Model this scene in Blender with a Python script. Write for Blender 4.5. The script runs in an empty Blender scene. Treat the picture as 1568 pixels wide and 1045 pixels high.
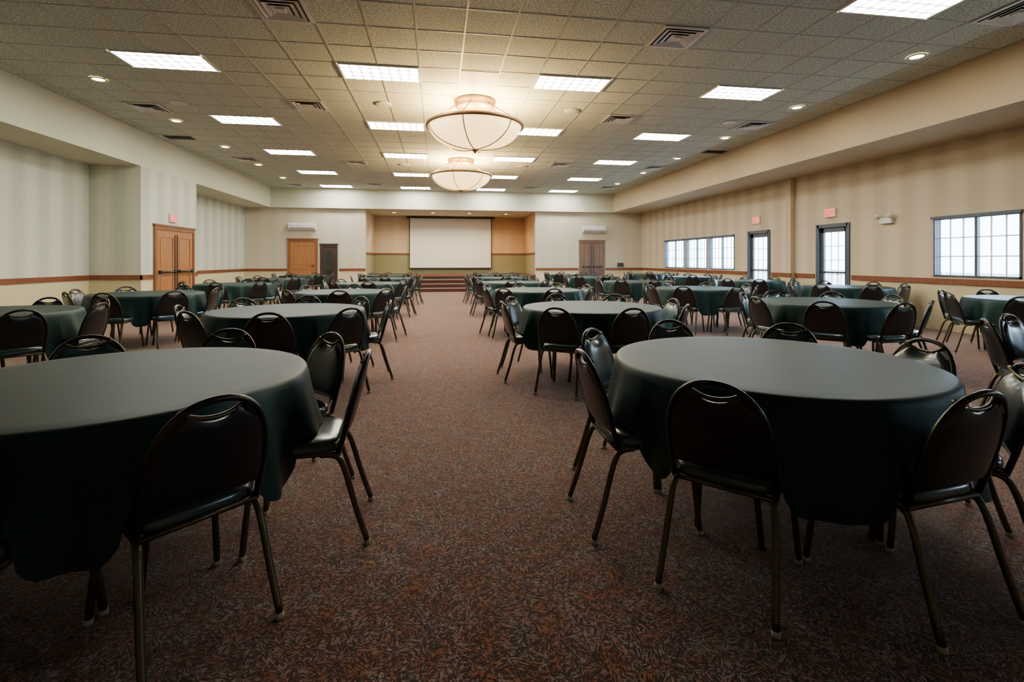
import bpy, math, random
from mathutils import Vector, Matrix
random.seed(7)
scene = bpy.context.scene
COL = scene.collection
CEIL = 4.21
SOF = 3.41
XL, XLS, XR, XRS = -7.65, -6.60, 9.15, 7.70
YB = 21.0
YF = -5.0
CX = 0.65

# ------------------------------------------------------------ materials
def newmat(name):
    m = bpy.data.materials.new(name); m.use_nodes = True
    nt = m.node_tree
    return m, nt, nt.nodes['Principled BSDF']
def setp(b, col=None, rough=None, metal=None, spec=None, emis=None, es=None, sheen=None, tint=None):
    if col is not None: b.inputs['Base Color'].default_value = (*col, 1)
    if rough is not None: b.inputs['Roughness'].default_value = rough
    if metal is not None: b.inputs['Metallic'].default_value = metal
    if spec is not None: b.inputs['Specular IOR Level'].default_value = spec
    if emis is not None: b.inputs['Emission Color'].default_value = (*emis, 1)
    if es is not None: b.inputs['Emission Strength'].default_value = es
    if sheen is not None: b.inputs['Sheen Weight'].default_value = sheen
    if tint is not None: b.inputs['Specular Tint'].default_value = (*tint, 1)
class NB:
    def __init__(s, nt): s.nt = nt
    def n(s, t, **kw):
        x = s.nt.nodes.new(t)
        for k, v in kw.items(): setattr(x, k, v)
        return x
    def l(s, a, b): s.nt.links.new(a, b)
    def math(s, op, a, b=None, c=None):
        x = s.n('ShaderNodeMath', operation=op)
        for i, v in enumerate((a, b, c)):
            if v is None: continue
            if isinstance(v, (int, float)): x.inputs[i].default_value = v
            else: s.l(v, x.inputs[i])
        return x.outputs[0]
    def mix(s, f, a, b):
        x = s.n('ShaderNodeMix', data_type='RGBA')
        for idx, v in ((0, f), (6, a), (7, b)):
            if isinstance(v, (int, float)): x.inputs[idx].default_value = v
            elif isinstance(v, tuple): x.inputs[idx].default_value = (*v, 1)
            else: s.l(v, x.inputs[idx])
        return x.outputs[2]
def simple(name, col, rough=0.5, metal=0.0, noise=0.0, nscale=20, bump=0.0, **kw):
    m, nt, b = newmat(name)
    setp(b, col, rough, metal, **kw)
    g = NB(nt)
    tc = g.n('ShaderNodeTexCoord')
    no = g.n('ShaderNodeTexNoise'); no.inputs['Scale'].default_value = nscale; no.inputs['Detail'].default_value = 3
    g.l(tc.outputs['Object'], no.inputs['Vector'])
    if noise > 0:
        c = g.mix(no.outputs['Fac'], tuple(max(0, x*(1-noise)) for x in col), tuple(min(1, x*(1+noise)) for x in col))
        g.l(c, b.inputs['Base Color'])
    if bump > 0:
        bp = g.n('ShaderNodeBump'); bp.inputs['Strength'].default_value = bump; bp.inputs['Distance'].default_value = 0.01
        g.l(no.outputs['Fac'], bp.inputs['Height']); g.l(bp.outputs['Normal'], b.inputs['Normal'])
    return m
def wallpaper(name, c1, c2, clow, period=0.55, zsplit=0.9, bead=False, amount=1.0):
    m, nt, b = newmat(name); setp(b, c1, 0.75, spec=0.25)
    g = NB(nt)
    tc = g.n('ShaderNodeTexCoord'); sp = g.n('ShaderNodeSeparateXYZ'); g.l(tc.outputs['Object'], sp.inputs[0])
    s = g.math('ADD', sp.outputs[0], sp.outputs[1])
    w = g.math('SINE', g.math('MULTIPLY', s, 2*math.pi/period))
    w = g.math('ADD', g.math('MULTIPLY', w, 0.7), 0.5); w.node.use_clamp = True
    fine = g.n('ShaderNodeTexNoise'); fine.inputs['Scale'].default_value = 60; fine.inputs['Detail'].default_value = 4
    g.l(tc.outputs['Object'], fine.inputs['Vector'])
    up = g.mix(w, c1, c2)
    f2 = g.math('MULTIPLY', g.math('SUBTRACT', fine.outputs['Fac'], 0.35), 0.5)
    f2.node.use_clamp = True
    up = g.mix(f2, up, tuple(x*0.55 for x in c1))
    low = clow
    if bead:
        bw = g.math('SINE', g.math('MULTIPLY', s, 2*math.pi/0.09))
        bw = g.math('GREATER_THAN', bw, 0.9)
        low = g.mix(bw, clow, tuple(x*0.5 for x in clow))
    t = g.math('GREATER_THAN', sp.outputs[2], zsplit)
    g.l(g.mix(t, low, up), b.inputs['Base Color'])
    bp = g.n('ShaderNodeBump'); bp.inputs['Strength'].default_value = 0.1
    g.l(fine.outputs['Fac'], bp.inputs['Height']); g.l(bp.outputs['Normal'], b.inputs['Normal'])
    return m
def wood(name, col, dark, scale=3.0, rough=0.4):
    m, nt, b = newmat(name); setp(b, col, rough)
    g = NB(nt)
    tc = g.n('ShaderNodeTexCoord'); mp = g.n('ShaderNodeMapping'); mp.inputs['Scale'].default_value = (6, 6, 0.7)
    g.l(tc.outputs['Object'], mp.inputs[0])
    no = g.n('ShaderNodeTexNoise'); no.inputs['Scale'].default_value = scale; no.inputs['Detail'].default_value = 6
    no.inputs['Distortion'].default_value = 0.6
    g.l(mp.outputs[0], no.inputs['Vector'])
    g.l(g.mix(no.outputs['Fac'], dark, col), b.inputs['Base Color'])
    return m
def emis(name, col, strength, base=(0.8, 0.8, 0.8)):
    m, nt, b = newmat(name); setp(b, base, 0.4, emis=col, es=strength); return m

M = {}
def carpet(name):
    m, nt, b = newmat(name); setp(b, (0.1, 0.05, 0.04), 0.95, spec=0.12, sheen=0.42)
    b.inputs['Sheen Roughness'].default_value = 0.45
    b.inputs['Sheen Tint'].default_value = (1.0, 0.86, 0.80, 1)
    g = NB(nt)
    tc = g.n('ShaderNodeTexCoord')
    no = g.n('ShaderNodeTexNoise'); no.inputs['Scale'].default_value = 20; no.inputs['Detail'].default_value = 3
    g.l(tc.outputs['Object'], no.inputs['Vector'])
    va = g.n('ShaderNodeVectorMath', operation='MULTIPLY_ADD')
    g.l(no.outputs['Color'], va.inputs[0]); va.inputs[1].default_value = (0.10, 0.10, 0); g.l(tc.outputs['Object'], va.inputs[2])
    vo = g.n('ShaderNodeTexVoronoi', voronoi_dimensions='2D'); vo.inputs['Scale'].default_value = 34
    g.l(va.outputs[0], vo.inputs['Vector'])
    sc = g.n('ShaderNodeSeparateColor'); g.l(vo.outputs['Color'], sc.inputs[0])
    sp = g.n('ShaderNodeSeparateXYZ'); g.l(tc.outputs['Object'], sp.inputs[0])
    ang = g.math('MULTIPLY', sc.outputs[0], math.pi)
    ca = g.math('COSINE', ang); sa = g.math('SINE', ang)
    u = g.math('ADD', g.math('MULTIPLY', sp.outputs[0], ca), g.math('MULTIPLY', sp.outputs[1], sa))
    v = g.math('SUBTRACT', g.math('MULTIPLY', sp.outputs[1], ca), g.math('MULTIPLY', sp.outputs[0], sa))
    cb = g.n('ShaderNodeCombineXYZ'); g.l(g.math('MULTIPLY', u, 165), cb.inputs[0]); g.l(g.math('MULTIPLY', v, 44), cb.inputs[1]); g.l(g.math('MULTIPLY', sc.outputs[2], 20), cb.inputs[2])
    n2 = g.n('ShaderNodeTexNoise'); n2.inputs['Scale'].default_value = 1.0; n2.inputs['Detail'].default_value = 2
    g.l(cb.outputs[0], n2.inputs['Vector'])
    f = g.math('MULTIPLY', g.math('SUBTRACT', n2.outputs['Fac'], 0.475), 7.0); f.node.use_clamp = True
    n3 = g.n('ShaderNodeTexNoise'); n3.inputs['Scale'].default_value = 9; n3.inputs['Detail'].default_value = 4
    g.l(tc.outputs['Object'], n3.inputs['Vector'])
    pick = g.math('ADD', g.math('MULTIPLY', g.math('SUBTRACT', n3.outputs['Fac'], 0.51), 3.5), sc.outputs[1]); pick.node.use_clamp = True
    acc = g.mix(pick, (0.35, 0.115, 0.050), (0.33, 0.25, 0.215))
    colr = g.mix(f, (0.032, 0.012, 0.009), acc)
    g.l(colr, b.inputs['Base Color'])
    bp = g.n('ShaderNodeBump'); bp.inputs['Strength'].default_value = 0.35; bp.inputs['Distance'].default_value = 0.008
    g.l(f, bp.inputs['Height']); g.l(bp.outputs['Normal'], b.inputs['Normal'])
    return m
M['carpet'] = carpet('patterned_carpet')
def tiles(name):
    m, nt, b = newmat(name); setp(b, (0.5, 0.5, 0.46), 0.9, spec=0.1)
    g = NB(nt)
    tc = g.n('ShaderNodeTexCoord')
    no = g.n('ShaderNodeTexNoise'); no.inputs['Scale'].default_value = 38; no.inputs['Detail'].default_value = 5
    g.l(tc.outputs['Object'], no.inputs['Vector'])
    r = g.math('MULTIPLY', g.math('SUBTRACT', no.outputs['Fac'], 0.40), 5.0); r.node.use_clamp = True
    g.l(g.mix(r, (0.44, 0.49, 0.44), (0.78, 0.85, 0.76)), b.inputs['Base Color'])
    bp = g.n('ShaderNodeBump'); bp.inputs['Strength'].default_value = 0.25; bp.inputs['Distance'].default_value = 0.01
    g.l(no.outputs['Fac'], bp.inputs['Height']); g.l(bp.outputs['Normal'], b.inputs['Normal'])
    return m
M['tile'] = tiles('acoustic_ceiling_tile')
M['grid'] = simple('ceiling_grid_metal', (0.48, 0.51, 0.46), 0.5, noise=0.05)
M['paint'] = simple('soffit_paint', (0.68, 0.68, 0.52), 0.8, noise=0.03, nscale=3)
M['paint_r'] = simple('soffit_paint_tan', (0.57, 0.46, 0.30), 0.8, noise=0.03, nscale=3)
M['wp_l'] = wallpaper('striped_wallpaper_sage', (0.69, 0.69, 0.55), (0.55, 0.58, 0.47), (0.66, 0.60, 0.35), 0.62)
M['wp_r'] = wallpaper('striped_wallpaper_tan', (0.66, 0.55, 0.39), (0.555, 0.46, 0.32), (0.58, 0.49, 0.30), 0.62)
M['wp_b'] = wallpaper('wall_texture_beige', (0.63, 0.57, 0.43), (0.60, 0.54, 0.41), (0.64, 0.56, 0.36), 0.62)
M['stage'] = wallpaper('stage_wall_finish', (0.66, 0.53, 0.36), (0.62, 0.49, 0.33), (0.33, 0.32, 0.17), 0.6, zsplit=1.6, bead=True)
M['stage_glow'] = wallpaper('stage_wall_painted_glow', (0.66, 0.42, 0.22), (0.62, 0.40, 0.21), (0.34, 0.30, 0.15), 0.6, zsplit=1.6, bead=True)  # orange lamp glow on the right of the stage, put into the wall colour
M['rail'] = wood('chair_rail_wood', (0.27, 0.085, 0.03), (0.12, 0.038, 0.015))
M['door'] = wood('oak_door_wood', (0.44, 0.20, 0.07), (0.26, 0.10, 0.035))
M['doorframe'] = wood('door_frame_wood', (0.28, 0.11, 0.04), (0.15, 0.055, 0.02))
M['darkwood'] = wood('dark_wood', (0.06, 0.035, 0.025), (0.03, 0.018, 0.012))
M['reddoor'] = wood('walnut_door_wood', (0.22, 0.14, 0.09), (0.14, 0.08, 0.05))
M['black'] = simple('black_metal', (0.015, 0.015, 0.015), 0.4, noise=0.1)
M['darkframe'] = simple('dark_window_frame', (0.06, 0.08, 0.11), 0.4, noise=0.1)
M['white'] = simple('white_enamel', (0.72, 0.72, 0.68), 0.4, noise=0.02)
M['ventw'] = simple('vent_metal', (0.75, 0.77, 0.77), 0.35, noise=0.03)
M['ventd'] = simple('vent_dark_gap', (0.06, 0.06, 0.06), 0.8, noise=0.1)
M['tan'] = simple('perforated_grille', (0.50, 0.40, 0.24), 0.6, noise=0.5, nscale=120)
M['vinyl'] = simple('black_vinyl', (0.008, 0.010, 0.010), 0.30, noise=0.1, nscale=60, bump=0.05, spec=0.5)
M['vinylf'] = simple('black_vinyl_painted_sheen', (0.011, 0.034, 0.037), 0.24, noise=0.1, nscale=60, bump=0.04, spec=0.8)  # bluish window reflection painted into the base colour of the black pads
M['vinyl_highlight'] = simple('black_vinyl_painted_highlight', (0.018, 0.095, 0.115), 0.24, noise=0.12, nscale=60, bump=0.04, spec=0.8)  # stronger blue highlight painted into the vinyl colour, for some chairs
M['frame'] = simple('bronze_chair_frame', (0.095, 0.080, 0.050), 0.33, metal=0.8, noise=0.3, nscale=90)
M['framed'] = simple('black_chair_frame', (0.035, 0.031, 0.023), 0.28, metal=0.7, noise=0.3, nscale=90)
M['glide'] = simple('chair_glide', (0.42, 0.38, 0.30), 0.4, noise=0.05)
M['ply'] = simple('table_plywood', (0.12, 0.08, 0.05), 0.6, noise=0.2)
M['steel'] = simple('table_leg_steel', (0.05, 0.05, 0.05), 0.4, metal=0.6, noise=0.1)
M['bronze'] = simple('chandelier_bronze', (0.26, 0.17, 0.08), 0.4, metal=0.6, noise=0.1)
M['screen'] = simple('projection_fabric', (0.88, 0.88, 0.82), 0.85, noise=0.01)
M['stepc'] = simple('step_carpet', (0.06, 0.018, 0.014), 0.9, noise=0.4, nscale=80)
M['nosing'] = simple('step_nosing', (0.35, 0.22, 0.15), 0.5, noise=0.1)
M['patio'] = simple('concrete_patio', (0.55, 0.55, 0.55), 0.9, noise=0.1)
M['cloth'] = simple('dark_green_tablecloth', (0.0040, 0.0165, 0.0155), 0.50, noise=0.18, nscale=4, bump=0.16, spec=0.34, tint=(0.62, 1.0, 0.95))
def panelmat():
    m, nt, b = newmat('fluorescent_diffuser'); setp(b, (0.8, 0.8, 0.8), 0.4, emis=(1, 0.965, 0.88), es=9)
    g = NB(nt)
    tc = g.n('ShaderNodeTexCoord'); sp = g.n('ShaderNodeSeparateXYZ'); g.l(tc.outputs['Object'], sp.inputs[0])
    a = g.math('ABSOLUTE', g.math('SINE', g.math('MULTIPLY', sp.outputs[0], math.pi/0.145)))
    c = g.math('ABSOLUTE', g.math('SINE', g.math('MULTIPLY', sp.outputs[1], math.pi/0.17)))
    f = g.math('POWER', g.math('MULTIPLY', a, c), 1.7)
    e = g.math('ADD', g.math('MULTIPLY', f, 145.0), 3.0)
    g.l(e, b.inputs['Emission Strength'])
    return m
M['panel'] = panelmat()
M['bulb'] = emis('downlight_lamp', (1, 0.72, 0.36), 75)
M['bowl'] = emis('alabaster_glass', (1.0, 0.64, 0.25), 4.0, (0.8, 0.7, 0.5))
M['red'] = emis('exit_red', (1, 0.08, 0.06), 2.0, (0.5, 0.05, 0.05))
def glassm():
    m, nt, b = newmat('window_glass')
    out = nt.nodes['Material Output']; nt.nodes.remove(b)
    g = NB(nt)
    t = g.n('ShaderNodeBsdfTransparent'); gl = g.n('ShaderNodeBsdfGlossy'); gl.inputs['Roughness'].default_value = 0.02
    mx = g.n('ShaderNodeMixShader'); mx.inputs[0].default_value = 0.06
    g.l(t.outputs[0], mx.inputs[1]); g.l(gl.outputs[0], mx.inputs[2]); g.l(mx.outputs[0], out.inputs[0])
    return m
M['glass'] = glassm()
M['dglass'] = simple('dark_glass', (0.03, 0.04, 0.035), 0.1, noise=0.1)

# ------------------------------------------------------------ mesh builder
class MB:
    def __init__(s): s.v = []; s.f = []; s.m = []; s.sm = []; s.mats = []
    def mi(s, k):
        if k not in s.mats: s.mats.append(k)
        return s.mats.index(k)
    def add(s, vs, fs, mat, smooth=False, xf=None):
        o = len(s.v)
        for p in vs:
            p = Vector(p)
            if xf: p = xf @ p
            s.v.append(tuple(p))
        k = s.mi(mat)
        for f in fs:
            s.f.append(tuple(i+o for i in f)); s.m.append(k); s.sm.append(smooth)
    def box(s, a, b, mat, xf=None):
        x0, x1 = sorted((a[0], b[0])); y0, y1 = sorted((a[1], b[1])); z0, z1 = sorted((a[2], b[2]))
        vs = [(x0,y0,z0),(x1,y0,z0),(x1,y1,z0),(x0,y1,z0),(x0,y0,z1),(x1,y0,z1),(x1,y1,z1),(x0,y1,z1)]
        s.add(vs, [(0,3,2,1),(4,5,6,7),(0,1,5,4),(1,2,6,5),(2,3,7,6),(3,0,4,7)], mat, xf=xf)
    def tube(s, pts, r, mat, seg=8, cap=True, xf=None):
        pts = [Vector(p) for p in pts]
        n = len(pts); vs = []; fs = []
        t0 = (pts[1]-pts[0]).normalized()
        up = Vector((0,0,1)) if abs(t0.z) < 0.9 else Vector((1,0,0))
        u = t0.cross(up).normalized()
        for i, p in enumerate(pts):
            if i == 0: t = pts[1]-pts[0]
            elif i == n-1: t = pts[-1]-pts[-2]
            else: t = (pts[i+1]-pts[i]).normalized() + (pts[i]-pts[i-1]).normalized()
            t.normalize()
            u = (u - t*u.dot(t)).normalized(); w = t.cross(u)
            rr = r[i] if isinstance(r, (list, tuple)) else r
            for k in range(seg):
                a = 2*math.pi*k/seg
                vs.append(p + (u*math.cos(a)+w*math.sin(a))*rr)
        for i in range(n-1):
            for k in range(seg):
                k2 = (k+1) % seg
                fs.append((i*seg+k, i*seg+k2, (i+1)*seg+k2, (i+1)*seg+k))
        if cap:
            fs.append(tuple(range(seg-1, -1, -1))); fs.append(tuple((n-1)*seg+k for k in range(seg)))
        s.add(vs, fs, mat, True, xf)
    def lathe(s, prof, mat, c=(0,0,0), seg=32, smooth=True, xf=None):
        vs = []; fs = []; n = len(prof)
        for r, z in prof:
            for k in range(seg):
                a = 2*math.pi*k/seg
                vs.append((c[0]+r*math.cos(a), c[1]+r*math.sin(a), c[2]+z))
        for i in range(n-1):
            for k in range(seg):
                k2 = (k+1) % seg
                fs.append((i*seg+k, i*seg+k2, (i+1)*seg+k2, (i+1)*seg+k))
        s.add(vs, fs, mat, smooth, xf)
    def mesh(s, name):
        me = bpy.data.meshes.new(name)
        me.from_pydata(s.v, [], s.f)
        for k in s.mats: me.materials.append(M[k])
        me.polygons.foreach_set('material_index', s.m)
        me.polygons.foreach_set('use_smooth', s.sm)
        me.update(); return me
    def obj(s, name, loc=(0,0,0), rz=0):
        return place(s.mesh(name), name, loc, rz)
def place(me, name, loc=(0,0,0), rz=0, parent=None):
    o = bpy.data.objects.new(name, me); o.location = loc; o.rotation_euler = (0, 0, rz)
    COL.objects.link(o)
    if parent: o.parent = parent
    return o
def smoothpath(pts, sub=5):
    P = [Vector(p) for p in pts]; out = []
    for i in range(len(P)-1):
        p0 = P[max(i-1, 0)]; p1 = P[i]; p2 = P[i+1]; p3 = P[min(i+2, len(P)-1)]
        for k in range(sub):
            t = k/sub
            out.append(0.5*((2*p1)+(p2-p0)*t+(2*p0-5*p1+4*p2-p3)*t*t+(3*p1-p0-3*p2+p3)*t**3))
    out.append(P[-1]); return out

# ------------------------------------------------------------ room shell
b = MB(); b.box((XL-0.15, YF-0.15, -0.1), (XR+0.15, YB+0.15, 0), 'carpet'); b.obj('floor')
b = MB(); b.box((XLS, YF, CEIL), (XRS, YB-0.2, CEIL+0.1), 'tile'); b.obj('ceiling')
b = MB(); T = 0.61; w = 0.012
x = CX - 0.305 - T*11
while x < XRS:
    if x > XLS: b.box((x-w, YF, CEIL-0.006), (x+w, YB-0.2, CEIL), 'grid')
    x += T
Y0G = 7.85 - 0.305
k = -21
while True:
    y = Y0G + k*T; k += 1
    if y < YF: continue
    if y > YB-0.25: break
    b.box((XLS, y-w, CEIL-0.005), (XRS, y+w, CEIL-0.0005), 'grid')
b.obj('trim_ceiling_grid')

def wallgrid(b, fixed0, fixed1, axis, r0, r1, z0, z1, openings, mat):
    cs = sorted(set([r0, r1] + [v for o in openings for v in o[:2]]))
    zs = sorted(set([z0, z1] + [v for o in openings for v in o[2:]]))
    for i in range(len(cs)-1):
        for j in range(len(zs)-1):
            cm = (cs[i]+cs[i+1])/2; zm = (zs[j]+zs[j+1])/2
            if any(o[0] < cm < o[1] and o[2] < zm < o[3] for o in openings): continue
            if axis == 'y': b.box((fixed0, cs[i], zs[j]), (fixed1, cs[i+1], zs[j+1]), mat)
            else: b.box((cs[i], fixed0, zs[j]), (cs[i+1], fixed1, zs[j+1]), mat)
b = MB()
b.box((XL-0.15, YF, 0), (XL, YB, SOF), 'wp_l')
b.box((XL, 12.15, 0), (XLS, 14.72, SOF), 'wp_l')
b.obj('wall_left')
b = MB(); b.box((XL-0.15, YF, SOF), (XLS, YB, CEIL+0.1), 'paint'); b.obj('soffit_left')
WIN = [(6.45, 7.85), (14.05, 15.50), (15.62, 17.08), (17.20, 18.75), (2.2, 3.6), (-1.6, -0.2)]  # last two windows are out of view, added to bring in bluish daylight
DRS = [(9.76, 10.66), (12.42, 13.32)]
ops = [(a, c, 0.98, 2.06) for a, c in WIN] + [(a, c, 0.0, 2.10) for a, c in DRS]
b = MB(); wallgrid(b, XR, XR+0.15, 'y', YF, YB, 0, SOF, ops, 'wp_r')
b.box((XR-0.14, 11.42, 0), (XR, 11.60, SOF), 'wp_r')
b.obj('wall_right')
b = MB(); b.box((XRS, YF, SOF), (XR+0.15, YB, CEIL+0.1), 'paint_r'); b.obj('soffit_right')
SX0, SX1, SY = -2.95, 4.23, 24.0
b = MB()
b.box((XL-0.15, YB, 0), (SX0, YB+0.15, CEIL+0.1), 'wp_b')
b.box((SX1, YB, 0), (XR+0.15, YB+0.15, CEIL+0.1), 'wp_b')
b.box((SX0, YB, SOF), (SX1, YB+0.15, CEIL+0.1), 'wp_b')
b.obj('wall_back')
b = MB(); b.box((XLS, YB-0.2, SOF), (XRS, YB, CEIL+0.1), 'paint'); b.obj('soffit_back')
b = MB(); b.box((XL-0.15, YF-0.15, 0), (XR+0.15, YF, CEIL+0.1), 'wp_b'); b.obj('wall_front')
b = MB()
b.box((SX0-0.15, YB+0.15, 0.0), (SX0, SY+0.15, SOF+0.1), 'stage')
b.box((SX1, YB+0.15, 0.0), (SX1+0.15, SY+0.15, SOF+0.1), 'stage_glow')
b.box((SX0, SY, 0.0), (2.66, SY+0.15, SOF+0.1), 'stage')
b.box((2.66, SY, 0.0), (SX1, SY+0.15, SOF+0.1), 'stage_glow')
b.obj('wall_stage')
b = MB(); b.box((SX0, YB+0.15, SOF), (SX1, SY, SOF+0.1), 'paint'); b.obj('ceiling_stage')
b = MB()
b.box((SX0, YB, 0), (SX1, SY, 0.65), 'stepc')
b.box((SX0, YB-0.03, 0.0), (SX1, YB, 0.60), 'darkwood')
b.box((SX0, YB-0.06, 0.60), (SX1, YB, 0.66), 'rail')
b.obj('stage_platform')
b = MB()
for i in range(3):
    z = 0.163*(i+1); y0 = YB-0.06-0.30*(3-i)
    b.box((-0.75, y0, 0), (1.15, YB-0.06, z), 'stepc')
    b.box((-0.75, y0-0.02, z-0.03), (1.15, y0, z+0.004), 'nosing')
b.obj('stage_steps')
def rail(name, segs):
    b = MB()
    for a, c in segs: b.box(a, c, 'rail')
    b.obj(name)
z0, z1 = 0.85, 0.95
rail('trim_rail_left', [((XL, YF, z0), (XL+0.03, 12.15, z1)), ((XL, 12.12, z0), (XLS+0.03, 12.15, z1)),
     ((XLS, 12.12, z0), (XLS+0.03, 12.60, z1)), ((XLS, 14.58, z0), (XLS+0.03, 14.75, z1)), ((XL, 14.72, z0), (XLS+0.03, 14.75, z1)),
     ((XL, 14.75, z0), (XL+0.03, YB, z1))])
rail('trim_rail_right', [((XR-0.03, YF, z0), (XR, 9.66, z1)), ((XR-0.03, 10.76, z0), (XR, 11.42, z1)), ((XR-0.17, 11.39, z0), (XR-0.14, 11.63, z1)),
     ((XR-0.03, 11.6, z0), (XR, 12.32, z1)), ((XR-0.03, 13.42, z0), (XR, YB, z1))])
rail('trim_rail_back', [((XL, YB-0.03, z0), (-6.03, YB, z1)), ((-4.0, YB-0.03, z0), (SX0, YB, z1)), ((SX1, YB-0.03, z0), (6.15, YB, z1)), ((7.42, YB-0.03, z0), (XR, YB, z1))])
rail('trim_rail_stage', [((SX0, SY-0.03, 1.56), (SX1, SY, 1.63)), ((SX0, YB+0.15, 1.56), (SX0+0.03, SY, 1.63)), ((SX1-0.03, YB+0.15, 1.56), (SX1, SY, 1.63))])
for nm, a, c in (('baseboard_left', (XL, YF, 0), (XL+0.02, 12.15, 0.1)), ('baseboard_back', (XL, YB-0.02, 0), (-6.03, YB, 0.1))):
    b = MB(); b.box(a, c, 'rail'); b.obj(nm)

# ------------------------------------------------------------ windows & doors right
def window(name, y0, y1, z0, z1, cols, rows):
    b = MB(); X = XR; fw = 0.035
    b.box((X-0.01, y0, z0), (X+0.12, y0+fw, z1), 'darkframe'); b.box((X-0.01, y1-fw, z0), (X+0.12, y1, z1), 'darkframe')
    b.box((X-0.01, y0, z0), (X+0.12, y1, z0+fw), 'darkframe'); b.box((X-0.01, y0, z1-fw), (X+0.12, y1, z1), 'darkframe')
    ym = (y0+y1)/2
    b.box((X+0.03, ym-0.022, z0), (X+0.09, ym+0.022, z1), 'darkframe')
    for i in range(1, cols):
        y = y0+fw+(y1-y0-2*fw)*i/cols
        b.box((X+0.05, y-0.009, z0+fw), (X+0.07, y+0.009, z1-fw), 'white')
    for i in range(1, rows):
        z = z0+fw+(z1-z0-2*fw)*i/rows
        b.box((X+0.051, y0+fw, z-0.009), (X+0.069, y1-fw, z+0.009), 'white')
    b.box((X+0.075, y0+fw, z0+fw), (X+0.08, y1-fw, z1-fw), 'glass')
    b.box((X-0.05, y0-0.02, z1-0.02), (X-0.01, y1+0.02, z1+0.03), 'darkframe')
    for k in range(3):
        b.box((X-0.035, y1-0.05-0.045*k, z0+0.01), (X-0.012, y1-0.042-0.045*k, z1-0.02), 'darkframe')
    b.obj(name)
for i, (a, c) in enumerate(WIN): window('window_%d' % (i+1), a, c, 0.98, 2.06, 6, 3)
def gdoor(name, y0, y1):
    b = MB(); X = XR; f = 0.045; z1 = 2.10
    b.box((X-0.03, y0-0.04, 0), (X, y0+f, z1+0.04), 'darkframe'); b.box((X-0.03, y1-f, 0), (X, y1+0.04, z1+0.04), 'darkframe')
    b.box((X-0.03, y0, z1-f), (X, y1, z1+0.04), 'darkframe')
    b.box((X, y0, 0), (X+0.13, y0+f, z1), 'darkframe'); b.box((X, y1-f, 0), (X+0.13, y1, z1), 'darkframe')
    b.box((X, y0, z1-f), (X+0.13, y1, z1), 'darkframe')
    a, c = y0+f, y1-f
    b.box((X+0.03, a, 0), (X+0.08, a+0.10, z1-f), 'darkframe'); b.box((X+0.03, c-0.10, 0), (X+0.08, c, z1-f), 'darkframe')
    b.box((X+0.03, a, 0), (X+0.08, c, 0.30), 'darkframe'); b.box((X+0.03, a, z1-f-0.11), (X+0.08, c, z1-f), 'darkframe')
    for i in range(1, 3):
        y = a+0.10+(c-a-0.20)*i/3; b.box((X+0.045, y-0.008, 0.3), (X+0.065, y+0.008, z1-f-0.11), 'white')
    for i in range(1, 5):
        z = 0.3+(z1-f-0.41)*i/5; b.box((X+0.046, a+0.10, z-0.008), (X+0.064, c-0.10, z+0.008), 'white')
    b.box((X+0.054, a+0.10, 0.3), (X+0.057, c-0.10, z1-f-0.11), 'glass')
    b.tube([(X+0.0, a+0.05, 1.0), (X+0.0, c-0.05, 1.0)], 0.02, 'black')
    b.obj(name)
for i, (a, c) in enumerate(DRS): gdoor('door_%d' % (i+1), a, c)

def wooddoor(name, w, h, leaves, mat, loc, rz, fmat='doorframe', glass=False):
    b = MB(); f = 0.09
    b.box((-w/2-f, -0.05, 0), (-w/2, 0, h+f), fmat); b.box((w/2, -0.05, 0), (w/2+f, 0, h+f), fmat)
    b.box((-w/2, -0.05, h), (w/2, 0, h+f), fmat)
    b.box((-w/2-f-0.03, -0.07, h+f), (w/2+f+0.03, 0, h+f+0.04), fmat)
    lw = w/leaves
    for i in range(leaves):
        x0 = -w/2+i*lw+0.006; x1 = x0+lw-0.012; s = 0.13
        b.box((x0, -0.012, 0.01), (x1, 0, h-0.005), mat)
        b.box((x0, -0.03, 0.01), (x0+s, -0.012, h-0.005), mat); b.box((x1-s, -0.03, 0.01), (x1, -0.012, h-0.005), mat)
        for za, zb in ((0.01, 0.24), (0.92, 1.07), (h-0.17, h-0.005)):
            b.box((x0+s, -0.03, za), (x1-s, -0.012, zb), mat)
        if glass:
            b.box((x0+s, -0.016, 0.24), (x1-s, -0.012, h-0.17), 'dglass')
        else:
            b.box((x0+s+0.04, -0.024, 0.28), (x1-s-0.04, -0.012, 0.88), mat)
            b.box((x0+s+0.04, -0.024, 1.11), (x1-s-0.04, -0.012, h-0.21), mat)
        if leaves == 2:
            b.tube([(x0+0.08, -0.08, 1.0), (x1-0.08, -0.08, 1.0)], 0.022, 'black')
            b.box((x0+0.06, -0.1, 0.96), (x0+0.12, -0.03, 1.04), 'black'); b.box((x1-0.12, -0.1, 0.96), (x1-0.06, -0.03, 1.04), 'black')
            xe = x1-0.05 if i == 0 else x0+0.05
            b.box((xe-0.015, -0.045, 0.1), (xe+0.015, -0.03, h-0.1), 'black')
        else:
            b.box((x1-0.09, -0.05, 1.0), (x1-0.05, -0.03, 1.12), 'black')
            b.tube([(x1-0.07, -0.07, 1.05), (x1-0.18, -0.07, 1.05)], 0.01, 'black')
    b.obj(name, loc, rz)
wooddoor('door_3', 1.72, 2.02, 2, 'door', (XLS, 13.58, 0), math.radians(90))
wooddoor('door_4', 0.98, 2.05, 1, 'door', (-5.42, YB, 0), 0)
wooddoor('door_5', 0.50, 1.84, 1, 'darkwood', (-4.40, YB, 0), 0, 'darkwood', True)
wooddoor('door_6', 1.0, 2.06, 2, 'reddoor', (6.78, YB, 0), 0, 'reddoor')

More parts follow.
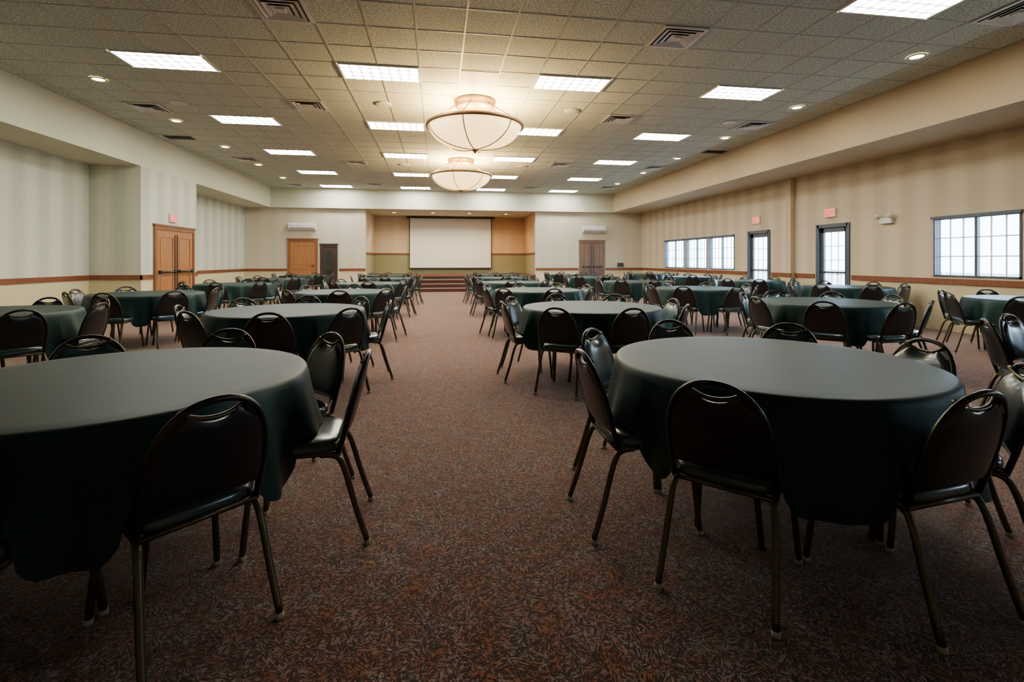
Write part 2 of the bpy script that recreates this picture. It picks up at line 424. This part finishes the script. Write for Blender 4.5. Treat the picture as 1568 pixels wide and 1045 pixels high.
def acunit(loc):
    b = MB()
    pr = [(-0.02, 0), (-0.16, 0.02), (-0.20, 0.08), (-0.20, 0.24), (-0.15, 0.29), (0, 0.29)]
    n = len(pr); L = 0.52
    vs = [(-L, y, z) for y, z in pr]+[(L, y, z) for y, z in pr]
    fs = [(i, i+1, n+i+1, n+i) for i in range(n-1)]+[tuple(range(n-1, -1, -1)), tuple(range(n, 2*n))]+[(0, n, 2*n-1, n-1)]
    b.add(vs, fs, 'white')
    for k in range(3): b.box((-L+0.05, -0.205, 0.06+0.02*k), (L-0.05, -0.2, 0.068+0.02*k), 'ventd')
    b.obj('wall_air_conditioner', loc)
acunit((-5.42, YB, 2.50)); acunit((6.85, YB, 2.50))
b = MB(); b.box((-0.13, -0.08, 0), (0.13, 0, 0.17), 'black'); b.box((-0.09, -0.09, 0.04), (0.09, -0.08, 0.13), 'steel')
b.obj('wall_control_box', (8.1, YB, 1.0))
def exitsign(loc, rz):
    b = MB()
    b.box((-0.16, -0.05, 0), (0.16, 0, 0.20), 'white')
    y0, y1 = -0.056, -0.05
    def bar(x0, z0, x1, z1, t=0.022):
        d = Vector((x1-x0, 0, z1-z0)); p = Vector((-d.z, 0, d.x)).normalized()*t/2
        q = [Vector((x0, 0, z0))+p, Vector((x0, 0, z0))-p, Vector((x1, 0, z1))-p, Vector((x1, 0, z1))+p]
        vs = [(v.x, y0, v.z) for v in q]+[(v.x, y1, v.z) for v in q]
        b.add(vs, [(0,1,2,3),(7,6,5,4),(0,4,5,1),(1,5,6,2),(2,6,7,3),(3,7,4,0)], 'red')
    zb, zt = 0.045, 0.155
    bar(-0.12, zb, -0.12, zt); bar(-0.12, zb, -0.075, zb); bar(-0.12, zt, -0.075, zt); bar(-0.12, 0.1, -0.08, 0.1)
    bar(-0.05, zb, 0.0, zt); bar(-0.05, zt, 0.0, zb)
    bar(0.03, zb, 0.03, zt)
    bar(0.09, zb, 0.09, zt); bar(0.06, zt, 0.12, zt)
    b.box((-0.15, -0.053, 0.01), (0.15, -0.0505, 0.03), 'red'); b.box((-0.15, -0.053, 0.17), (0.15, -0.0505, 0.19), 'red')
    b.box((-0.15, -0.053, 0.01), (-0.135, -0.0505, 0.19), 'red'); b.box((0.135, -0.053, 0.01), (0.15, -0.0505, 0.19), 'red')
    b.obj('exit_sign', loc, rz)
exitsign((XR, 10.25, 2.30), math.radians(-90)); exitsign((XR, 12.95, 2.34), math.radians(-90)); exitsign((XLS, 13.45, 2.24), math.radians(90))
b = MB()
b.box((-0.14, -0.07, 0), (0.14, 0, 0.11), 'white')
for sx in (-1, 1):
    b.lathe([(0.005, 0), (0.04, 0.0), (0.05, 0.05), (0.035, 0.09), (0.005, 0.1)], 'white', seg=16, xf=Matrix.Translation((sx*0.15, -0.06, 0.13)) @ Matrix.Rotation(math.radians(70), 4, 'X'))
b.obj('emergency_light', (XR-0.01, 8.78, 2.04), math.radians(-90))

# projection screen
b = MB()
b.box((-1.30, 23.86, 0.93), (2.58, 23.87, 3.30), 'screen')
for a, c in (((-1.34, 23.855, 0.90), (-1.30, 23.875, 3.30)), ((2.58, 23.855, 0.90), (2.62, 23.875, 3.30)), ((-1.34, 23.85, 0.88), (2.62, 23.88, 0.93))):
    b.box(a, c, 'black')
b.box((-1.45, 23.78, 3.30), (2.75, 23.98, 3.38), 'darkwood')
b.obj('projection_screen')

# ------------------------------------------------------------ ceiling fixtures
b = MB()
b.box((-0.60, -0.295, -0.008), (0.60, 0.295, -0.002), 'panel')
for a, c in (((-0.61, -0.305, -0.014), (-0.585, 0.305, 0)), ((0.585, -0.305, -0.014), (0.61, 0.305, 0)), ((-0.61, -0.305, -0.014), (0.61, -0.28, 0)), ((-0.61, 0.28, -0.014), (0.61, 0.305, 0))):
    b.box(a, c, 'white')
me = b.mesh('fluorescent_ceiling_light')
for r in range(-1, 5):
    for cx in (CX-4.575, CX-1.525, CX+1.525, CX+4.575):
        if r == -1 and cx < CX+4: continue
        place(me, 'fluorescent_ceiling_light', (cx, 7.85+3.05*r-0.0, CEIL-0.006))
b = MB()
b.lathe([(0.11, 0), (0.115, -0.012), (0.095, -0.018), (0.08, -0.006)], 'white', seg=24)
b.lathe([(0.08, -0.006), (0.04, -0.010), (0.001, -0.012)], 'bulb', seg=24)
me = b.mesh('recessed_downlight')
for k in range(-1, 5): place(me, 'recessed_downlight', (-5.4, 8.8+2.38*k+0.0, CEIL-0.004))
for k in range(0, 6): place(me, 'recessed_downlight', (6.78, 6.06+2.36*k, CEIL-0.004))
for k, x in enumerate((-1.9, -0.2, 1.43, 3.1)):
    d = place(me, 'recessed_downlight', (x, 22.2, SOF))
    L = bpy.data.lights.new('downlight_beam', 'SPOT'); L.energy = (210, 240, 240, 210)[k]; L.color = (1, 0.78, 0.50) if k < 3 else (1, 0.64, 0.33); L.spot_size = math.radians(130); L.spot_blend = 0.8; L.shadow_soft_size = 0.06
    o = bpy.data.objects.new('beam', L); COL.objects.link(o); o.parent = d; o.location = (0, 0, -0.03); o.rotation_euler = (math.radians(12), 0, 0)
def ventmesh(mat, s=0.30):
    b = MB()
    b.box((-s, -s, -0.006), (s, s, -0.001), 'ventd')
    for i, r in enumerate((1.0, 0.80, 0.58, 0.36)):
        ro = s*r; ri = s*(r-0.17); zt = -0.008; zb = -0.026
        if i == 0: zt = -0.014; zb = -0.014; ri = s*0.85
        vs = []
        for rr, z in ((ro, zb), (ri, zt-0.002)):
            vs += [(-rr, -rr, z), (rr, -rr, z), (rr, rr, z), (-rr, rr, z)]
        b.add(vs, [(j, (j+1) % 4, 4+(j+1) % 4, 4+j) for j in range(4)], mat)
        vs = [(sx*ro, sy*ro, z) for z in (zb, -0.004) for sx, sy in ((-1, -1), (1, -1), (1, 1), (-1, 1))]
        if i == 0: b.add(vs, [(j, (j+1) % 4, 4+(j+1) % 4, 4+j) for j in range(4)], mat)
    b.box((-0.05, -0.05, -0.03), (0.05, 0.05, -0.006), mat)
    return b.mesh('air_vent')
vw = ventmesh('ventw')
gx = lambda x: CX + round((x-CX)/T)*T
gy = lambda y: 7.85 + round((y-7.85)/T)*T
for x, y in ((-1.76, 6.13), (3.13, 5.9), (6.7, 4.9), (-5.5, 10.0), (-2.36, 9.65), (3.72, 9.45), (6.74, 9.5), (-2.33, 15), (3.7, 14.6), (-5.4, 15.2), (6.7, 14.4), (-5.5, 19.9), (-2.3, 19.3), (3.7, 19.2), (6.7, 18.6)):
    place(vw, 'air_vent', (gx(x), gy(y), CEIL-0.006))
b = MB(); b.box((-0.3, -0.15, -0.006), (0.3, 0.15, 0), 'black')
for k in range(7): b.box((-0.28, -0.13+k*0.04, -0.014), (0.28, -0.115+k*0.04, -0.006), 'ventd')
me = b.mesh('return_air_grille')
place(me, 'return_air_grille', (gx(-5.9), 12.7, CEIL-0.006)); place(me, 'return_air_grille', (gx(7.2), 12.2, CEIL-0.006))
b = MB(); b.box((-0.29, -0.29, -0.006), (0.29, 0.29, 0), 'tan')
me = b.mesh('perforated_ceiling_grille')
place(me, 'perforated_ceiling_grille', (gx(0.65), gy(7.85), CEIL-0.006))
b = MB(); b.lathe([(0.15, 0), (0.15, -0.012), (0.12, -0.018), (0.001, -0.016)], 'white', seg=24)
me = b.mesh('ceiling_speaker')
for x, y in ((-4.75, 9.9), (-1.0, 9.4), (2.6, 9.3), (6.1, 9.55), (-1.0, 15.3), (2.6, 15)): place(me, 'ceiling_speaker', (x, y, CEIL-0.006))

# ------------------------------------------------------------ chandeliers
def chand():
    b = MB()
    b.lathe([(0.001, 0.0), (0.37, 0.0), (0.385, -0.02), (0.37, -0.05), (0.35, -0.055), (0.35, -0.12), (0.33, -0.14), (0.001, -0.14)], 'bronze', seg=40)
    R = 0.86; zr = -0.46
    b.lathe([(R+0.01, zr+0.035), (R+0.035, zr+0.02), (R+0.04, zr-0.01), (R+0.02, zr-0.035), (R-0.01, zr-0.03), (R-0.015, zr+0.03), (R+0.01, zr+0.035)], 'bronze', seg=64)
    prof = []
    D = 0.42
    for i in range(17):
        a = math.pi/2*i/16
        prof.append((max(0.001, (R-0.01)*math.cos(a)**0.85), zr-D*math.sin(a)**1.15))
    b.lathe(prof, 'bowl', seg=64)
    for k in range(6):
        a = math.radians(60*k+12)
        pts = [((r+0.008)*math.cos(a), (r+0.008)*math.sin(a), z-0.006) for r, z in prof]
        b.tube(pts, 0.010, 'bronze', seg=6)
        b.tube([(0.34*math.cos(a), 0.34*math.sin(a), -0.10), ((R+0.01)*math.cos(a), (R+0.01)*math.sin(a), zr+0.02)], 0.012, 'bronze', seg=8)
    b.lathe([(0.001, zr-D+0.01), (0.06, zr-D-0.002), (0.05, zr-D-0.03), (0.02, zr-D-0.045), (0.028, zr-D-0.06), (0.001, zr-D-0.08)], 'bronze', seg=20)
    return b.mesh('chandelier')
me = chand()
for y in (9.0, 14.3):
    c = place(me, 'chandelier', (0.68, y, CEIL-0.006))
    for k in range(4):
        a = math.pi/2*k+0.6
        L = bpy.data.lights.new('chandelier_bulb', 'POINT'); L.energy = 165; L.color = (1, 0.66, 0.27); L.shadow_soft_size = 0.07
        o = bpy.data.objects.new('bulb', L); COL.objects.link(o); o.parent = c; o.location = (0.36*math.cos(a), 0.36*math.sin(a), -0.56)

# ------------------------------------------------------------ chair
def chairmesh(front):
    b = MB(); ZS = 0.955
    def yb(z):
        t = (z-0.46)/(0.87-0.46); return 0.115-0.105*t
    W = 0.188; zc = 0.60; hz = 0.27; EX = 2.25
    arch = [(-0.184, 0.125, 0.435), (-0.185, yb(0.50), 0.50), (-0.187, yb(0.56), 0.56)]
    n = 24
    for i in range(n+1):
        a = math.pi - math.pi*i/n
        ca, sa = math.cos(a), math.sin(a)
        x = W*math.copysign(abs(ca)**(2/EX), ca); z = zc+hz*abs(sa)**(2/EX)
        arch.append((x, yb(z)-0.012*(1-(x/W)**2), z))
    arch += [(0.187, yb(0.56), 0.56), (0.185, yb(0.50), 0.50), (0.184, 0.125, 0.435)]
    b.tube(arch, 0.0125, 'framed', seg=8)
    for s in (-1, 1):
        b.tube(smoothpath([(s*0.178, 0.20, 0.425), (s*0.180, 0.135, 0.415), (s*0.186, 0.10, 0.36), (s*0.196, 0.05, 0.18), (s*0.205, 0.0, 0.02)], 4), 0.0135, 'frame')
        b.tube(smoothpath([(s*0.175, 0.40, 0.425), (s*0.178, 0.465, 0.415), (s*0.184, 0.482, 0.36), (s*0.198, 0.497, 0.18), (s*0.210, 0.51, 0.02)], 4), 0.0135, 'frame')
        b.tube([(s*0.205, 0.0, 0.02), (s*0.2055, -0.002, 0.0)], 0.0160, 'glide')
        b.tube([(s*0.210, 0.51, 0.02), (s*0.2105, 0.512, 0.0)], 0.0160, 'glide')
        b.tube([(s*0.182, 0.12, 0.43), (s*0.178, 0.48, 0.43)], 0.012, 'frame')
    b.tube([(-0.18, 0.125, 0.425), (0.18, 0.125, 0.425)], 0.012, 'frame')
    b.tube([(-0.178, 0.46, 0.425), (0.178, 0.46, 0.425)], 0.012, 'frame')
    n = 40; loops = []
    for (sc, z) in ((0.93, 0.432), (0.985, 0.437), (1.0, 0.452), (0.995, 0.468), (0.96, 0.483), (0.86, 0.492), (0.6, 0.498), (0.25, 0.500)):
        L = []
        for k in range(n):
            a = 2*math.pi*k/n; ca, sa = math.cos(a), math.sin(a)
            e = 2/4.5
            x = 0.215*math.copysign(abs(ca)**e, ca); y = 0.215*math.copysign(abs(sa)**e, sa)
            x *= 1+0.06*(y/0.215)
            L.append((x*sc, 0.325+y*sc, z))
        loops.append(L)
    vs = [p for L in loops for p in L]; fs = []
    for i in range(len(loops)-1):
        for k in range(n): fs.append((i*n+k, i*n+(k+1) % n, (i+1)*n+(k+1) % n, (i+1)*n+k))
    fs.append(tuple(range(n-1, -1, -1))); fs.append(tuple((len(loops)-1)*n+k for k in range(n)))
    b.add(vs, fs, front, True)
    def hw(z):
        if z <= zc: return 0.184+0.004*min(1, (z-0.5)/0.1)
        q = min(0.999, (z-zc)/hz); return W*(1-q**EX)**(1/EX)
    NS, NT = 20, 18; F = []; B = []
    for j in range(NT+1):
        for i in range(NS+1):
            s = -1+2*i/NS; t = j/NT
            zt = 0.792+0.030*min(1, abs(s)/0.6)**2 if abs(s) < 0.6 else 0.822-0.07*((abs(s)-0.6)/0.4)**2
            z = 0.505+(zt-0.505)*t
            x = s*(hw(z)-0.004)
            edge = (1-abs(s)**6)*(1-abs(2*t-1)**8)
            yc = yb(z)-0.014*(1-s*s)
            F.append((x, yc+0.008+0.022*edge, z)); B.append((x, yc-0.006-0.010*edge, z))
    m = NS+1; tot = len(F); fs = []; fb = []
    for j in range(NT):
        for i in range(NS):
            a = j*m+i
            fs.append((a+1, a, a+m, a+m+1)); fb.append((a, a+1, a+m+1, a+m))
    b.add(F, fs, front, True); b.add(B, fb, 'vinyl', True)
    fs = []
    for i in range(NS):
        fs.append((i, i+1, tot+i+1, tot+i)); a = NT*m+i; fs.append((a+1, a, tot+a, tot+a+1))
    for j in range(NT):
        a = j*m; fs.append((a+m, a, tot+a, tot+a+m)); a = j*m+NS; fs.append((a, a+m, tot+a+m, tot+a))
    b.add(F+B, fs, 'vinyl', False)
    b.tube([(0.105*k/8, yb(0.80)-0.012*(1-(k/8)**2), 0.806+0.036*abs(k/8)**2.2) for k in range(-8, 9)], 0.009, 'frame', seg=6)
    for sgn in (-1, 1):
        vs = []; fs = []
        for yo in (0.010, -0.010):
            for k in range(7):
                z = 0.78+0.013*k
                xo = hw(z)-0.003; xi = min(xo-0.002, 0.088)
                vs += [(sgn*xi, yb(z)-0.008+yo, z), (sgn*xo, yb(z)-0.004+yo, z)]
        for k in range(6):
            a = 2*k; fs.append((a, a+1, a+3, a+2)); fs.append((14+a, 14+a+2, 14+a+3, 14+a+1))
            fs.append((a, a+2, 14+a+2, 14+a)); fs.append((a+1, 14+a+1, 14+a+3, a+3))
        b.add(vs, fs, 'vinyl')
    b.v = [(x, y, z*ZS) for x, y, z in b.v]
    return b.mesh('banquet_chair')
CH = chairmesh('vinylf'); CHT = chairmesh('vinyl_highlight')

# ------------------------------------------------------------ table
def tablemesh(angs, seed):
    rnd = random.Random(seed)
    b = MB(); N = 240; R = 0.762; zt = 0.765
    ph = [rnd.uniform(0, 6.28) for _ in range(5)]
    nf = [13, 21, 29, 8]
    rows = []
    def seat(th):
        m = 0
        for a in angs:
            d = (math.degrees(th)-a+180) % 360-180
            m = max(m, math.exp(-(abs(d)/15.0)**6))
        return m
    prof = [(0.2, 0), (0.45, 0), (0.66, 0), (R-0.02, 0), (R-0.004, -0.004), (R+0.004, -0.014)]
    for r, dz in prof: rows.append([(r*math.cos(2*math.pi*k/N), r*math.sin(2*math.pi*k/N), zt+dz) for k in range(N)])
    ND = 12
    for j in range(1, ND+1):
        t = j/ND; L = []
        for k in range(N):
            th = 2*math.pi*k/N; s = seat(th)
            hem = 0.33*(1-s)+0.490*s + 0.012*math.sin(3*th+ph[4])
            if s > 0.5: hem = max(hem, 0.486)
            f = 0.55*math.sin(nf[0]*th+ph[0]+1.2*math.sin(2*th+ph[3]))+0.35*math.sin(nf[1]*th+ph[1])+0.2*math.sin(nf[2]*th+ph[2])
            r = R+0.008+t*0.035+0.024*s*t**2+0.055*(f+0.1)*t**0.8*(1-0.72*s)
            z = zt-0.014-(zt-0.014-hem)*t
            L.append((r*math.cos(th), r*math.sin(th), z))
        rows.append(L)
    vs = [p for L in rows for p in L]; fs = [tuple(range(N))]
    for i in range(len(rows)-1):
        for k in range(N): fs.append((i*N+k, (i+1)*N+k, (i+1)*N+(k+1) % N, i*N+(k+1) % N))
    b.add(vs, fs, 'cloth', True)
    b.lathe([(0.001, 0.757), (R-0.03, 0.757), (R-0.03, 0.735), (0.001, 0.735)], 'ply', seg=48, smooth=False)
    for s in (-1, 1):
        b.tube(smoothpath([(-0.30, s*0.30, 0.73), (-0.30, s*0.33, 0.40), (-0.28, s*0.36, 0.013)], 4), 0.014, 'steel')
        b.tube(smoothpath([(0.30, s*0.30, 0.73), (0.30, s*0.33, 0.40), (0.28, s*0.36, 0.013)], 4), 0.014, 'steel')
        b.tube([(-0.30, s*0.33, 0.40), (0.30, s*0.33, 0.40)], 0.011, 'steel')
        b.tube([(0, s*0.33, 0.40), (0, s*0.05, 0.73)], 0.010, 'steel')
        for sx in (-1, 1): b.tube([(sx*0.28, s*0.36, 0.0), (sx*0.28, s*0.36, 0.02)], 0.019, 'black')
    return b.mesh('banquet_table')
def chair_at(cx, cy, a, d, twist=0, me=None):
    r = math.radians(a)
    place(me or CH, 'banquet_chair', (cx+d*math.cos(r), cy+d*math.sin(r), 0), r+math.pi/2+math.radians(twist))
L1 = [(5, 1.06), (44, 1.05), (86, 1.0), (128, 1.04), (172, 1.0), (216, 1.0), (268, 0.93), (315, 0.97)]
R1 = [(2, 1.03), (46, 1.06), (90, 1.08), (135, 1.02), (180, 1.0), (224, 0.98), (278, 0.95), (323, 1.0)]
for (cx, cy), lst, sd in (((-1.39, 2.40), L1, 3), ((1.70, 2.34), R1, 5)):
    place(tablemesh([a for a, d in lst], sd), 'banquet_table', (cx, cy, 0))
    for a, d in lst: chair_at(cx, cy, a, d, 0, CHT if (sd == 5 and a == 135) else CH)
variants = []
for v in range(3):
    rr = random.Random(v+20)
    lst = [(45*k+rr.uniform(-5, 5), 0.98+rr.uniform(0, 0.07)) for k in range(8)]
    variants.append((lst, tablemesh([a for a, d in lst], 30+v)))
rowsY = [2.37, 5.4, 8.55, 11.6, 14.7, 17.6]
colsX = [-4.5, -1.5, 1.75, 4.85, 7.98]
fix = {(1, 1): (-1.55, 5.45), (2, 1): (1.71, 5.32), (3, 1): (4.83, 5.5), (0, 1): (-4.5, 5.65)}
rr = random.Random(99); rt = random.Random(5)
for i, X in enumerate(colsX):
    for j, Y in enumerate(rowsY):
        if j == 0 and i in (1, 2): continue
        cx, cy = fix.get((i, j), (X+rr.uniform(-0.05, 0.05)*(i != 4), Y+rr.uniform(-0.06, 0.06)))
        if i in (1, 2) and j == 5: cx += -0.3 if i == 1 else 0.3
        lst, me = variants[rr.randrange(3)]
        rot = rr.choice((0, 45, 90, 135, 180, 225, 270, 315))+rr.uniform(-8, 8)
        if i == 4: rot = round(rot/45)*45+22.5
        place(me, 'banquet_table', (cx, cy, 0), math.radians(rot))
        for a, d in lst: chair_at(cx, cy, a+rot, d, rr.uniform(-4, 4), CHT if rt.random() < 0.28 else CH)

# ------------------------------------------------------------ exterior
b = MB(); b.box((XR+0.15, -12, -0.12), (XR+30, 34, -0.1), 'patio'); b.obj('patio_ground')
b = MB()
b.box((XR+2.6, -8, 0.0), (XR+2.66, 28, 0.05), 'white'); b.box((XR+2.58, -8, 0.95), (XR+2.68, 28, 1.0), 'white')
y = -8
while y < 28:
    b.box((XR+2.6, y, -0.1), (XR+2.64, y+0.035, 0.95), 'white'); y += 0.16
b.obj('porch_railing')

# ------------------------------------------------------------ world, camera
w = bpy.data.worlds.new('daylight'); scene.world = w; w.use_nodes = True
nt = w.node_tree; bg = nt.nodes['Background']; bg.inputs[0].default_value = (0.56, 0.78, 1.0, 1); bg.inputs[1].default_value = 20.0
cam = bpy.data.cameras.new('camera'); cam.sensor_width = 36; cam.sensor_fit = 'HORIZONTAL'
cam.lens = 36*750/1568; cam.shift_y = -123.5/1568; cam.clip_start = 0.05; cam.clip_end = 200
co = bpy.data.objects.new('camera', cam); COL.objects.link(co)
co.location = (0, 0, 1.28); co.rotation_euler = (math.radians(90), 0, -math.atan(114/750))
scene.camera = co
